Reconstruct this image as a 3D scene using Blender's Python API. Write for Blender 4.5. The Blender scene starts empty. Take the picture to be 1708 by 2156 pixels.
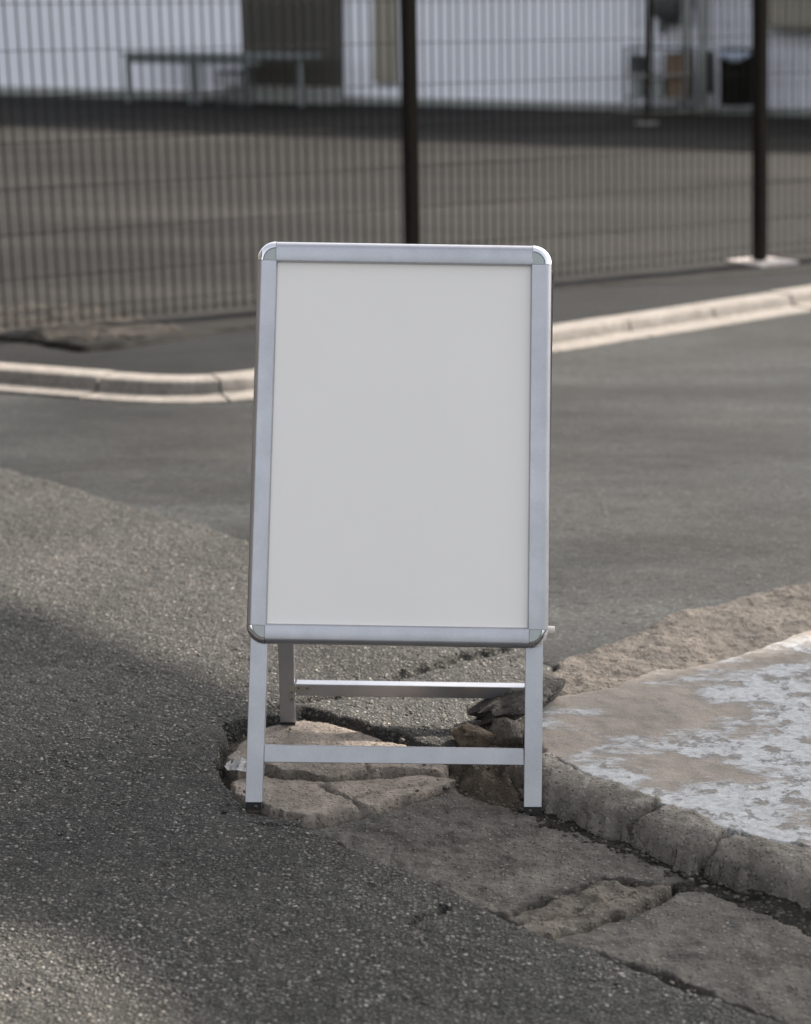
import bpy, bmesh, math, random
import numpy as np
from mathutils import Vector, Matrix

S = bpy.context.scene
COL = S.collection
random.seed(7)
rng = np.random.default_rng(11)
R = math.radians

# ---------------------------------------------------------------- camera
F = 4600.0          # focal length in units of a 1708 x 2156 picture
CX, CY, HZ = 854.0, 1078.0, -50.0
CAMH = 1.6
TH = math.atan((CY - HZ) / F)
cam_d = bpy.data.cameras.new('camera')
cam = bpy.data.objects.new('camera', cam_d)
COL.objects.link(cam)
cam.location = (0, 0, CAMH)
cam.rotation_euler = (math.pi / 2 - TH, 0, 0)
cam_d.sensor_fit = 'VERTICAL'
cam_d.sensor_height = 36.0
cam_d.lens = F / 2156.0 * 36.0
cam_d.clip_end = 1000
cam_d.clip_start = 0.05
cam_d.dof.use_dof = True
cam_d.dof.focus_distance = 4.36
cam_d.dof.aperture_fstop = 3.4
S.camera = cam

# ---------------------------------------------------------------- sky, sun, exposure
SUN_EL, SUN_AZ = R(40), R(52)       # azimuth clockwise from +Y (straight ahead)
world = bpy.data.worlds.new('World')
S.world = world
world.use_nodes = True
wn = world.node_tree
wn.nodes.clear()
sky = wn.nodes.new('ShaderNodeTexSky')
sky.sky_type = 'NISHITA'
sky.sun_disc = False
sky.sun_elevation = SUN_EL
sky.sun_rotation = SUN_AZ
sky.air_density = 1.0
sky.dust_density = 4.0
sky.ozone_density = 1.0
hs = wn.nodes.new('ShaderNodeHueSaturation')
hs.inputs['Saturation'].default_value = 0.30     # thin high cloud takes the blue out
bg = wn.nodes.new('ShaderNodeBackground')
bg.inputs['Strength'].default_value = 0.15
wo = wn.nodes.new('ShaderNodeOutputWorld')
wn.links.new(sky.outputs[0], hs.inputs['Color'])
wn.links.new(hs.outputs[0], bg.inputs['Color'])
wn.links.new(bg.outputs[0], wo.inputs['Surface'])

sun_d = bpy.data.lights.new('sun', 'SUN')
sun_d.energy = 4.6
sun_d.angle = R(0.9)
sun_d.color = (1.0, 0.90, 0.80)
sun = bpy.data.objects.new('sun', sun_d)
COL.objects.link(sun)
SUNV = Vector((math.sin(SUN_AZ) * math.cos(SUN_EL), math.cos(SUN_AZ) * math.cos(SUN_EL), math.sin(SUN_EL)))
sun.rotation_euler = SUNV.to_track_quat('Z', 'Y').to_euler()
sun.location = SUNV * 30

S.view_settings.view_transform = 'Standard'
S.view_settings.look = 'None'
S.view_settings.exposure = 1.32
S.view_settings.gamma = 1.0
S.view_settings.use_curve_mapping = False
S.render.engine = 'CYCLES'
S.cycles.max_bounces = 6

# ---------------------------------------------------------------- picture point -> place
CAMV = Vector((0, 0, CAMH))
FWD = Vector((0, math.cos(TH), -math.sin(TH)))
UPV = Vector((0, math.sin(TH), math.cos(TH)))


def ray(x, y):
    return Vector(((x - CX) / F, 0, 0)) + UPV * ((CY - y) / F) + FWD


def G(x, y, z=0.0):
    d = ray(x, y)
    return CAMV + d * ((z - CAMH) / d.z)


def hit(x, y, O, n):
    d = ray(x, y)
    return CAMV + d * ((O - CAMV).dot(n) / d.dot(n))


# ---------------------------------------------------------------- noise in numpy
_T = rng.random((256, 256))


def vnoise(x, y, seed=0):
    x = x + seed * 17.31
    y = y + seed * 9.77
    xi = np.floor(x).astype(int)
    yi = np.floor(y).astype(int)
    fx, fy = x - xi, y - yi
    fx = fx * fx * fx * (fx * (fx * 6 - 15) + 10)
    fy = fy * fy * fy * (fy * (fy * 6 - 15) + 10)
    a = _T[xi & 255, yi & 255]
    b = _T[(xi + 1) & 255, yi & 255]
    c = _T[xi & 255, (yi + 1) & 255]
    d = _T[(xi + 1) & 255, (yi + 1) & 255]
    return (a + (b - a) * fx) * (1 - fy) + (c + (d - c) * fx) * fy - 0.5


def fbm(x, y, scale, octs=4, seed=0, gain=0.5):
    v, a, s = 0.0, 1.0, scale
    for o in range(octs):
        v = v + a * vnoise(x * s, y * s, seed + o * 3)
        a *= gain
        s *= 2.03
    return v


def sdf_poly(px, py, poly):
    """signed distance to a polygon, positive inside"""
    d2 = np.full(px.shape, 1e9)
    ins = np.zeros(px.shape, bool)
    n = len(poly)
    for i in range(n):
        ax, ay = poly[i]
        bx, by = poly[(i + 1) % n]
        ex, ey = bx - ax, by - ay
        wx, wy = px - ax, py - ay
        t = np.clip((wx * ex + wy * ey) / (ex * ex + ey * ey + 1e-12), 0, 1)
        d2 = np.minimum(d2, (wx - t * ex) ** 2 + (wy - t * ey) ** 2)
        c = ((ay <= py) & (by > py)) | ((by <= py) & (ay > py))
        with np.errstate(divide='ignore', invalid='ignore'):
            xx = ax + (py - ay) * ex / (ey if abs(ey) > 1e-12 else 1e-12)
        ins ^= c & (px < xx)
    return np.where(ins, 1, -1) * np.sqrt(d2)


def dist_line(px, py, pts):
    d2 = np.full(px.shape, 1e9)
    for (ax, ay), (bx, by) in zip(pts[:-1], pts[1:]):
        ex, ey = bx - ax, by - ay
        wx, wy = px - ax, py - ay
        t = np.clip((wx * ex + wy * ey) / (ex * ex + ey * ey + 1e-12), 0, 1)
        d2 = np.minimum(d2, (wx - t * ex) ** 2 + (wy - t * ey) ** 2)
    return np.sqrt(d2)


# ---------------------------------------------------------------- object helpers
def link(o, parent=None):
    COL.objects.link(o)
    if parent is not None:
        o.parent = parent
    return o


def tag(o, label=None, cat=None, group=None, kind=None):
    if label: o['label'] = label
    if cat: o['category'] = cat
    if group: o['group'] = group
    if kind: o['kind'] = kind
    return o


def empty(name, loc, label, cat, group=None):
    o = bpy.data.objects.new(name, None)
    o.empty_display_size = 0.1
    o.location = loc
    link(o)
    return tag(o, label, cat, group)


def mesh(name, verts, faces, material, parent=None, smooth=False, loc=None):
    """one mesh object; verts are world points; they are stored relative to loc (or to the parent's place)"""
    me = bpy.data.meshes.new(name)
    base = Vector((0, 0, 0))
    off = Vector(loc) if loc is not None else base
    pw = parent_world(parent)
    ref = off if loc is not None else pw
    me.from_pydata([tuple(Vector(v) - ref) for v in verts], [], faces)
    if material is not None:
        me.materials.append(material)
    if smooth:
        me.polygons.foreach_set('use_smooth', [True] * len(me.polygons))
    me.update()
    o = bpy.data.objects.new(name, me)
    link(o, parent)
    if loc is not None:
        o.location = off - pw
    return o


def parent_world(p):
    v = Vector((0, 0, 0))
    while p is not None:
        v = v + Vector(p.location)
        p = p.parent
    return v


def from_bm(name, bm, material, parent=None, smooth=False, loc=None, angle=None):
    me = bpy.data.meshes.new(name)
    pw = parent_world(parent)
    ref = Vector(loc) if loc is not None else pw
    bmesh.ops.translate(bm, verts=bm.verts, vec=-ref)
    bmesh.ops.recalc_face_normals(bm, faces=bm.faces)
    bm.to_mesh(me)
    bm.free()
    if material is not None:
        me.materials.append(material)
    if smooth:
        me.polygons.foreach_set('use_smooth', [True] * len(me.polygons))
        if angle:
            me.set_sharp_from_angle(angle=R(angle))
    me.update()
    o = bpy.data.objects.new(name, me)
    link(o, parent)
    if loc is not None:
        o.location = ref - pw
    return o


def add_box(bm, O, ax, ay, az, x, y, z, bevel=0.0, seg=2):
    """box in the frame O, ax, ay, az with ranges x, y, z"""
    vs = []
    for k in z:
        for j in y:
            for i in x:
                vs.append(bm.verts.new(O + ax * i + ay * j + az * k))
    f = [(0, 2, 3, 1), (4, 5, 7, 6), (0, 1, 5, 4), (2, 6, 7, 3), (0, 4, 6, 2), (1, 3, 7, 5)]
    fs = [bm.faces.new([vs[i] for i in q]) for q in f]
    if bevel > 0:
        es = list({e for q in fs for e in q.edges})
        bmesh.ops.bevel(bm, geom=es, offset=bevel, segments=seg, affect='EDGES', profile=0.5)


def add_hexa(bm, p8, bevel=0.0):
    vs = [bm.verts.new(p) for p in p8]
    f = [(0, 2, 3, 1), (4, 5, 7, 6), (0, 1, 5, 4), (2, 6, 7, 3), (0, 4, 6, 2), (1, 3, 7, 5)]
    fs = [bm.faces.new([vs[i] for i in q]) for q in f]
    if bevel > 0:
        es = list({e for q in fs for e in q.edges})
        bmesh.ops.bevel(bm, geom=es, offset=bevel, segments=2, affect='EDGES', profile=0.5)


def add_tube(bm, a, b, r, n=8, r2=None):
    a, b = Vector(a), Vector(b)
    d = (b - a).normalized()
    q = d.to_track_quat('Z', 'Y').to_matrix()
    r2 = r if r2 is None else r2
    A = [bm.verts.new(a + q @ Vector((r * math.cos(t), r * math.sin(t), 0))) for t in [2 * math.pi * k / n for k in range(n)]]
    B = [bm.verts.new(b + q @ Vector((r2 * math.cos(t), r2 * math.sin(t), 0))) for t in [2 * math.pi * k / n for k in range(n)]]
    for k in range(n):
        bm.faces.new((A[k], A[(k + 1) % n], B[(k + 1) % n], B[k]))
    bm.faces.new(A[::-1])
    bm.faces.new(B)


X, Y, Z = Vector((1, 0, 0)), Vector((0, 1, 0)), Vector((0, 0, 1))


def box(name, O, ax, ay, az, x, y, z, material, parent=None, bevel=0.0, smooth=False, loc=None):
    bm = bmesh.new()
    add_box(bm, O, ax, ay, az, x, y, z, bevel)
    return from_bm(name, bm, material, parent, smooth, loc)


def W2(pts, z=0.0):
    """picture points (x, y[, z]) -> ground outline"""
    out = []
    for p in pts:
        g = G(p[0], p[1], p[2] if len(p) > 2 else z)
        out.append((g.x, g.y))
    return out


def axis_grid(lo, hi, fine_lo, fine_hi, step, growth=1.25, cap=0.5):
    fl, fh = max(lo, fine_lo), min(hi, fine_hi)
    if fh <= fl:
        fl, fh = lo, hi
    a = list(np.arange(fl, fh + step, step))
    s, v = step, a[-1]
    while v < hi:
        s = min(s * growth, cap)
        v += s
        a.append(v)
    s, v = step, a[0]
    pre = []
    while v > lo:
        s = min(s * growth, cap)
        v -= s
        pre.append(v)
    return np.array(pre[::-1] + a)


VIEW = (-1.5, 1.35, 3.15, 7.3)     # where the near ground is in the picture


def field(name, poly, zfun, material, parent=None, step=0.006, edge_r=0.01, warp=0.006, warp_scale=14, depth=0.06,
          rough=0.002, rough_scale=30, octs=4, cracks=(), seed=0, cap=0.06, smooth=True, slope=3.0):
    xs_, ys_ = [p[0] for p in poly], [p[1] for p in poly]
    m = depth / slope + 2 * step
    xs = axis_grid(min(xs_) - m, max(xs_) + m, VIEW[0], VIEW[1], step, cap=cap)
    ys = axis_grid(min(ys_) - m, max(ys_) + m, VIEW[2], VIEW[3], step, cap=cap)
    PX, PY = np.meshgrid(xs, ys)
    sd = sdf_poly(PX, PY, poly)
    sd = sd + warp * 2 * fbm(PX, PY, warp_scale, 4, seed + 50, 0.55)
    z = zfun(PX, PY) if callable(zfun) else np.full(PX.shape, float(zfun))
    z = z + rough * 2 * fbm(PX, PY, rough_scale, octs, seed + 7, 0.6)
    t = 1 - np.clip(sd / edge_r, 0, 1)
    z = z - edge_r * (1 - np.sqrt(np.maximum(1 - t * t, 0)))
    z = z - np.clip(-sd * slope, 0, depth)
    for (pts, w, dep) in cracks:
        dl = dist_line(PX + 0.02 * fbm(PX, PY, 25, 3, seed + 90), PY + 0.02 * fbm(PX, PY, 25, 3, seed + 95), pts)
        ww = w * (1 + 0.9 * fbm(PX, PY, 20, 2, seed + 99))
        z = z - dep * np.exp(-(dl / np.maximum(ww, w * 0.2)) ** 2)
    keep = sd > -m
    idx = -np.ones(PX.shape, int)
    cell = keep[:-1, :-1] & keep[1:, :-1] & keep[:-1, 1:] & keep[1:, 1:]
    use = np.zeros(PX.shape, bool)
    use[:-1, :-1] |= cell; use[1:, :-1] |= cell; use[:-1, 1:] |= cell; use[1:, 1:] |= cell
    idx[use] = np.arange(use.sum())
    V = np.stack([PX[use], PY[use], z[use]], 1)
    q = np.stack([idx[:-1, :-1][cell], idx[:-1, 1:][cell], idx[1:, 1:][cell], idx[1:, :-1][cell]], 1)
    me = bpy.data.meshes.new(name)
    me.vertices.add(len(V))
    me.vertices.foreach_set('co', V.astype(np.float32).ravel())
    me.loops.add(len(q) * 4)
    me.loops.foreach_set('vertex_index', q.astype(np.int32).ravel())
    me.polygons.add(len(q))
    me.polygons.foreach_set('loop_start', np.arange(0, len(q) * 4, 4, dtype=np.int32))
    me.polygons.foreach_set('use_smooth', np.full(len(q), smooth))
    me.materials.append(material)
    me.update(calc_edges=True)
    o = bpy.data.objects.new(name, me)
    return link(o, parent)


# ---------------------------------------------------------------- materials
class M:
    def __init__(s, name):
        s.m = bpy.data.materials.new(name)
        s.m.use_nodes = True
        s.nt = s.m.node_tree
        s.b = s.nt.nodes['Principled BSDF']
        s.co = s.nt.nodes.new('ShaderNodeTexCoord').outputs['Object']

    def n(s, t, **kw):
        x = s.nt.nodes.new(t)
        for k, v in kw.items():
            setattr(x, k, v)
        return x

    def put(s, sock, v):
        if isinstance(v, bpy.types.NodeSocket):
            s.nt.links.new(v, sock)
        elif isinstance(v, (tuple, list)) and len(v) == 3 and sock.type == 'RGBA':
            sock.default_value = (*v, 1)
        else:
            sock.default_value = v

    def noise(s, scale, detail=4, rough=0.55, vec=None, dist=0.0):
        x = s.n('ShaderNodeTexNoise')
        s.put(x.inputs['Vector'], vec or s.co)
        x.inputs['Scale'].default_value = scale
        x.inputs['Detail'].default_value = detail
        x.inputs['Roughness'].default_value = rough
        x.inputs['Distortion'].default_value = dist
        return x.outputs[0]

    def vor(s, scale, feature='F1', vec=None, rnd=1.0):
        x = s.n('ShaderNodeTexVoronoi', feature=feature)
        s.put(x.inputs['Vector'], vec or s.co)
        x.inputs['Scale'].default_value = scale
        x.inputs['Randomness'].default_value = rnd
        return x.outputs['Distance'], (x.outputs['Color'] if feature != 'DISTANCE_TO_EDGE' else None)

    def scale(s, v, vec=None):
        x = s.n('ShaderNodeMapping')
        s.put(x.inputs['Vector'], vec or s.co)
        x.inputs['Scale'].default_value = v
        return x.outputs[0]

    def ramp(s, fac, stops, interp='LINEAR'):
        x = s.n('ShaderNodeValToRGB')
        s.put(x.inputs[0], fac)
        cr = x.color_ramp
        cr.interpolation = interp
        while len(cr.elements) < len(stops):
            cr.elements.new(0.5)
        for e, (p, c) in zip(cr.elements, stops):
            e.position = p
            e.color = (*c, 1) if isinstance(c, (tuple, list)) else (c, c, c, 1)
        return x.outputs[0]

    def mix(s, fac, a, b, mode='MIX'):
        x = s.n('ShaderNodeMix', data_type='RGBA', blend_type=mode)
        s.put(x.inputs[0], fac)
        s.put(x.inputs[6], a)
        s.put(x.inputs[7], b)
        return x.outputs[2]

    def math(s, op, a, b=0.0, c=0.0):
        x = s.n('ShaderNodeMath', operation=op)
        s.put(x.inputs[0], a)
        s.put(x.inputs[1], b)
        if op in ('MULTIPLY_ADD', 'SMOOTH_MIN'):
            s.put(x.inputs[2], c)
        return x.outputs[0]

    def sep(s, col):
        x = s.n('ShaderNodeSeparateColor')
        s.put(x.inputs[0], col)
        return x.outputs

    def bump(s, h, dist=0.005, strength=1.0, normal=None):
        x = s.n('ShaderNodeBump')
        s.put(x.inputs['Height'], h)
        x.inputs['Distance'].default_value = dist
        x.inputs['Strength'].default_value = strength
        if normal is not None:
            s.put(x.inputs['Normal'], normal)
        return x.outputs[0]

    def done(s, color=None, rough=0.8, metal=0.0, spec=0.3, normal=None):
        if color is not None: s.put(s.b.inputs['Base Color'], color)
        s.put(s.b.inputs['Roughness'], rough)
        s.put(s.b.inputs['Metallic'], metal)
        s.put(s.b.inputs['Specular IOR Level'], spec)
        if normal is not None: s.put(s.b.inputs['Normal'], normal)
        return s.m


def sc(c, k):
    return tuple(x * k for x in c)


def coarse_asphalt(name, k=1.0, cell=95, warm=0.0):
    m = M(name)
    d1, c1 = m.vor(cell)
    d2, c2 = m.vor(cell * 2.3)
    t1 = m.sep(c1)[0]
    t2 = m.sep(c2)[0]
    wa = (1.0 + warm, 1.0, 0.92 - warm)
    def tones(a):
        return [(p, (v * k * wa[0], v * k * wa[1], v * k * wa[2])) for p, v in a]
    s1 = m.ramp(t1, tones([(0.0, 0.07), (0.35, 0.11), (0.6, 0.15), (0.8, 0.21), (0.93, 0.27), (0.985, 0.46)]))
    hue = m.mix(m.math('MULTIPLY', m.sep(c1)[1], 0.55), s1, m.mix(1.0, s1, (1.12, 0.98, 0.86), 'MULTIPLY'))
    s2 = m.ramp(t2, tones([(0.0, 0.06), (0.6, 0.11), (1.0, 0.24)]))
    mask1 = m.ramp(d1, [(0.30, 1.0), (0.52, 0.0)])
    mask1 = m.math('MULTIPLY', mask1, m.ramp(m.sep(c1)[2], [(0.22, 0.0), (0.3, 1.0)]))
    mask2 = m.ramp(d2, [(0.3, 1.0), (0.6, 0.0)])
    base = m.mix(mask2, sc((0.045, 0.043, 0.041), k), s2)
    col = m.mix(mask1, base, hue)
    big = m.ramp(m.noise(1.7, 6, 0.62), [(0.32, 0.74), (0.68, 1.22)])
    col = m.mix(1.0, col, big, 'MULTIPLY')
    dust = m.ramp(m.noise(5.5, 6, 0.7), [(0.5, 0.0), (0.75, 0.35)])
    col = m.mix(dust, col, sc((0.16, 0.145, 0.125), k))
    h = m.math('ADD', m.math('MULTIPLY', mask1, 1.0), m.math('MULTIPLY', mask2, 0.35))
    h = m.math('ADD', h, m.math('MULTIPLY', t1, 0.35))
    nb = m.bump(h, 0.0045, 0.9)
    return m.done(col, 0.85, 0, 0.16, nb)


def smooth_asphalt(name, k=1.0, tint=(1, 1, 1), band=1.0, patchy=0.0):
    m = M(name)
    d1, c1 = m.vor(170)
    t1 = m.sep(c1)[0]
    g = m.ramp(t1, [(0.0, sc(tint, 0.085 * k)), (0.6, sc(tint, 0.125 * k)), (0.93, sc(tint, 0.17 * k)), (1.0, sc(tint, 0.3 * k))])
    st = m.noise(band * 1.2, 8, 0.68, m.scale((0.6, 1.2, 1)))
    big = m.ramp(st, [(0.34, 0.55), (0.5, 1.0), (0.66, 1.45)])
    col = m.mix(1.0, g, big, 'MULTIPLY')
    if patchy:
        pt = m.ramp(m.noise(0.9, 6, 0.65, m.scale((0.16, 0.8, 1))), [(0.40, 1 - patchy), (0.5, 1.0), (0.60, 1 + patchy)])
        col = m.mix(1.0, col, pt, 'MULTIPLY')
    pits = m.ramp(m.noise(38, 5, 0.7, m.scale((0.55, 1, 1))), [(0.36, 0.0), (0.44, 1.0)])
    col = m.mix(pits, sc(tint, 0.05 * k), col)
    warm = m.ramp(m.noise(0.9, 4, 0.5), [(0.42, 0.0), (0.62, 0.5)])
    col = m.mix(warm, col, m.mix(1.0, col, (1.14, 1.04, 0.98), 'MULTIPLY'))
    h = m.math('ADD', m.math('MULTIPLY', d1, -0.6), m.noise(90, 4, 0.7))
    return m.done(col, 0.86, 0, 0.12, m.bump(h, 0.003, 0.7))


def concrete(name, base, stain, k=1.0, pit=0.5, agg=0.0, bump=0.003):
    m = M(name)
    n1 = m.noise(9, 8, 0.68)
    col = m.mix(m.ramp(n1, [(0.36, 0.0), (0.66, 1.0)]), sc(stain, k), sc(base, k))
    fine = m.ramp(m.noise(260, 5, 0.75), [(0.3, 0.78), (0.7, 1.16)])
    col = m.mix(1.0, col, fine, 'MULTIPLY')
    mid = m.ramp(m.noise(42, 6, 0.7), [(0.32, 0.72), (0.6, 1.1)])
    col = m.mix(1.0, col, mid, 'MULTIPLY')
    h = m.math('ADD', m.noise(120, 6, 0.75), m.math('MULTIPLY', m.noise(28, 5, 0.7), 1.5))
    if pit:
        dp, cp = m.vor(130)
        pm = m.math('MULTIPLY', m.ramp(dp, [(0.12, 1.0), (0.3, 0.0)]), m.ramp(m.sep(cp)[0], [(0.72, 0.0), (0.8, 1.0)]))
        col = m.mix(m.math('MULTIPLY', pm, pit), col, sc(stain, k * 0.35))
        h = m.math('SUBTRACT', h, pm)
    if agg:
        da, ca = m.vor(110)
        am = m.math('MULTIPLY', m.ramp(da, [(0.3, 1.0), (0.5, 0.0)]), m.ramp(m.sep(ca)[1], [(0.45, 0.0), (0.55, 1.0)]))
        tone = m.ramp(m.sep(ca)[0], [(0.0, sc((0.09, 0.09, 0.088), k)), (0.6, sc((0.2, 0.185, 0.16), k)), (1.0, sc((0.30, 0.275, 0.24), k))])
        col = m.mix(m.math('MULTIPLY', am, agg), col, tone)
        h = m.math('ADD', h, m.math('MULTIPLY', am, 0.6))
    return m.done(col, 0.88, 0, 0.25, m.bump(h, bump, 0.9))


def painted_slab(name):
    """old tan concrete with worn pale paint"""
    m = M(name)
    n1 = m.noise(9, 8, 0.68)
    con = m.mix(m.ramp(n1, [(0.36, 0.0), (0.66, 1.0)]), (0.16, 0.14, 0.12), (0.26, 0.225, 0.19))
    con = m.mix(1.0, con, m.ramp(m.noise(230, 5, 0.75), [(0.3, 0.8), (0.7, 1.14)]), 'MULTIPLY')
    con = m.mix(m.ramp(m.noise(24, 7, 0.7), [(0.60, 0.0), (0.72, 0.7)]), con, (0.15, 0.12, 0.09))
    paint = m.mix(m.ramp(m.noise(60, 6, 0.7), [(0.35, 0.0), (0.6, 1.0)]), (0.26, 0.265, 0.27), (0.375, 0.38, 0.385))
    # where the paint still sticks: patches with frayed edges, stretched along the slab
    rot = m.n('ShaderNodeMapping')
    m.put(rot.inputs['Vector'], m.co)
    rot.inputs['Rotation'].default_value = (0, 0, R(-32))
    rot.inputs['Scale'].default_value = (1.0, 2.0, 1)
    a = m.noise(2.6, 10, 0.66, rot.outputs[0])
    xyz = m.n('ShaderNodeSeparateXYZ')
    m.put(xyz.inputs[0], m.co)
    # less paint towards the corner by the sign
    g = m.math('ADD', m.math('MULTIPLY', xyz.outputs[0], 0.22), m.math('MULTIPLY', m.math('SUBTRACT', 4.55, xyz.outputs[1]), 0.17))
    msk = m.ramp(m.math('ADD', a, m.math('SUBTRACT', g, 0.10)), [(0.525, 0.0), (0.585, 1.0)])
    holes = m.ramp(m.noise(17, 10, 0.76), [(0.40, 0.1), (0.47, 1.0)])
    msk = m.math('MULTIPLY', msk, holes)
    col = m.mix(msk, con, paint)
    h = m.math('ADD', m.noise(130, 6, 0.75), m.math('MULTIPLY', msk, 0.8))
    return m.done(col, 0.85, 0, 0.28, m.bump(h, 0.004, 1.0))


def simple(name, col, rough=0.6, metal=0.0, spec=0.4, var=0.12, vs=30, bump=0.0):
    m = M(name)
    c = m.mix(1.0, col, m.ramp(m.noise(vs, 4, 0.6), [(0.3, 1 - var), (0.7, 1 + var)]), 'MULTIPLY')
    nb = m.bump(m.noise(vs * 6, 4, 0.6), bump, 1.0) if bump else None
    return m.done(c, rough, metal, spec, nb)


def anodised(name, col, rough):
    m = M(name)
    n1 = m.noise(420, 2, 0.6)
    c = m.mix(1.0, col, m.ramp(n1, [(0.3, 0.95), (0.7, 1.05)]), 'MULTIPLY')
    sm = m.ramp(m.noise(7, 7, 0.72), [(0.42, 1.0), (0.66, 0.86)])
    c = m.mix(1.0, c, sm, 'MULTIPLY')
    r = m.math('MULTIPLY_ADD', m.noise(25, 6, 0.7), 0.16, rough - 0.08)
    return m.done(c, r, 0.85, 0.5, m.bump(n1, 0.0001, 0.08))


MAT = {}
MAT['old_asphalt'] = coarse_asphalt('worn_coarse_asphalt', 0.56, 112)
MAT['road'] = smooth_asphalt('smooth_road_asphalt', 0.225, (0.95, 1.0, 0.98), 1.0, 0.16)
MAT['verge'] = smooth_asphalt('verge_asphalt', 0.08, (0.95, 1.0, 0.98))
MAT['lot'] = smooth_asphalt('parking_asphalt', 0.10, (1.06, 1.0, 0.87), 0.22, 0.38)
MAT['soil'] = concrete('dark_soil', (0.125, 0.096, 0.07), (0.045, 0.036, 0.028), 1.0, 0.5, 0.35, 0.008)
MAT['near_black'] = concrete('black_gutter_strip', (0.034, 0.03, 0.022), (0.009, 0.009, 0.007), 1.0, 0.2, 0.25, 0.008)
MAT['dirt'] = concrete('brown_dirt', (0.062, 0.05, 0.038), (0.016, 0.014, 0.012), 1.0, 0.3, 0.4, 0.02)
MAT['ground'] = smooth_asphalt('far_ground', 0.35)
MAT['gutter'] = concrete('grey_gutter_concrete', (0.22, 0.203, 0.178), (0.085, 0.077, 0.066), 0.62, 0.8, 0.95, 0.007)
MAT['rubble'] = concrete('crumbling_concrete', (0.27, 0.235, 0.195), (0.11, 0.092, 0.075), 0.58, 0.7, 0.7, 0.006)
MAT['pale'] = concrete('pale_broken_concrete', (0.34, 0.29, 0.245), (0.16, 0.138, 0.115), 0.92, 0.9, 0.5, 0.005)
MAT['warm'] = concrete('warm_crumbly_concrete', (0.28, 0.243, 0.208), (0.125, 0.11, 0.096), 0.42, 0.6, 0.9, 0.005)
MAT['kerbstone'] = concrete('grey_kerb_concrete', (0.21, 0.19, 0.165), (0.10, 0.09, 0.076), 1.15, 0.7, 0.5, 0.006)
MAT['slab'] = painted_slab('worn_painted_slab')
MAT['kerb'] = concrete('light_kerb_concrete', (0.225, 0.205, 0.182), (0.165, 0.15, 0.132), 1.0, 0.2, 0.0, 0.002)
MAT['stone'] = concrete('brown_rubble_stone', (0.22, 0.17, 0.125), (0.10, 0.075, 0.055), 1.0, 0.9, 0.3, 0.008)
MAT['alu'] = anodised('silver_anodised_aluminium', (0.455, 0.455, 0.48), 0.34)
MAT['chrome'] = simple('polished_chrome', (0.8, 0.8, 0.82), 0.06, 1.0, 0.5, 0.02)
MAT['capface'] = simple('pale_grey_plastic', (0.42, 0.45, 0.44), 0.35, 0, 0.5, 0.02)
MAT['poster'] = simple('blank_poster_sheet', (0.90, 0.865, 0.82), 0.5, 0, 0.15, 0.01, 4)
MAT['backing'] = simple('grey_back_board', (0.3, 0.3, 0.31), 0.6)
MAT['rubber'] = simple('black_rubber', (0.012, 0.012, 0.012), 0.7)
MAT['steel'] = simple('zinc_plate', (0.36, 0.35, 0.31), 0.45, 0.7)
MAT['screw'] = simple('dark_screw', (0.05, 0.05, 0.05), 0.4, 0.8)
MAT['plastic'] = simple('cream_plastic', (0.55, 0.5, 0.45), 0.5)
MAT['fence'] = simple('dark_brown_fence_paint', (0.02, 0.017, 0.014), 0.8, 0, 0.08, 0.2)
MAT['post'] = simple('dark_brown_post_paint', (0.014, 0.011, 0.008), 0.75, 0, 0.1, 0.2)
MAT['pad'] = concrete('pale_footing', (0.5, 0.45, 0.42), (0.38, 0.34, 0.31), 1.0, 0.1, 0, 0.002)
MAT['wall'] = simple('white_wall_paint', (0.86, 0.855, 0.90), 0.7, 0, 0.2, 0.04, 0.8)
MAT['plinth'] = concrete('plinth_concrete', (0.36, 0.37, 0.34), (0.27, 0.28, 0.26), 1.0, 0.1, 0, 0.002)
MAT['shutter'] = simple('dark_brown_shutter', (0.062, 0.056, 0.047), 0.6)
MAT['tan'] = simple('tan_panel', (0.30, 0.27, 0.21), 0.6)
MAT['dark'] = simple('dark_grey_metal', (0.05, 0.056, 0.055), 0.5)
MAT['tablemat'] = simple('faded_grey_green_table', (0.19, 0.205, 0.2), 0.7, 0, 0.1)
MAT['grey'] = simple('grey_box_paint', (0.27, 0.28, 0.27), 0.6)
MAT['brown'] = simple('brown_cardboard', (0.17, 0.115, 0.075), 0.8)
MAT['black'] = simple('black_plastic', (0.003, 0.0035, 0.003), 0.8, 0, 0.05)
MAT['liner'] = simple('pale_blue_liner', (0.45, 0.5, 0.6), 0.5)
MAT['foil'] = simple('crumpled_foil', (0.42, 0.42, 0.42), 0.6, 0.1)
MAT['roof'] = simple('roof_sheet', (0.25, 0.25, 0.25), 0.6)

# ---------------------------------------------------------------- THE SETTING: ground, road, lot
LOT = 0.055
mesh('ground', [(-300, -100, -0.14), (300, -100, -0.14), (300, 500, -0.14), (-300, 500, -0.14)], [(0, 1, 2, 3)], MAT['ground'])['kind'] = 'structure'

# kerb line (front edge of the gutter apron, on the road)
K_L, K_C, K_R = G(0, 829), G(440, 864), G(1708, 656)
dL = (K_L - K_C).normalized()
dR = (K_R - K_C).normalized()
K_L2, K_R2 = K_C + dL * 14, K_C + dR * 16

# road: from the kerb to under the edge of the old asphalt
old_far = W2([(-500, 850), (0, 985), (120, 1018), (250, 1060), (400, 1098), (530, 1142), (700, 1200), (950, 1290), (1140, 1372)])
right_far = W2([(1190, 1378), (1260, 1346), (1330, 1330), (1400, 1290), (1470, 1265), (1540, 1250), (1708, 1215), (1950, 1150), (2600, 1000), (3300, 920)])


def zroad(x, y):
    return 0.003 * fbm(x, y, 0.8, 3, 3)


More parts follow.
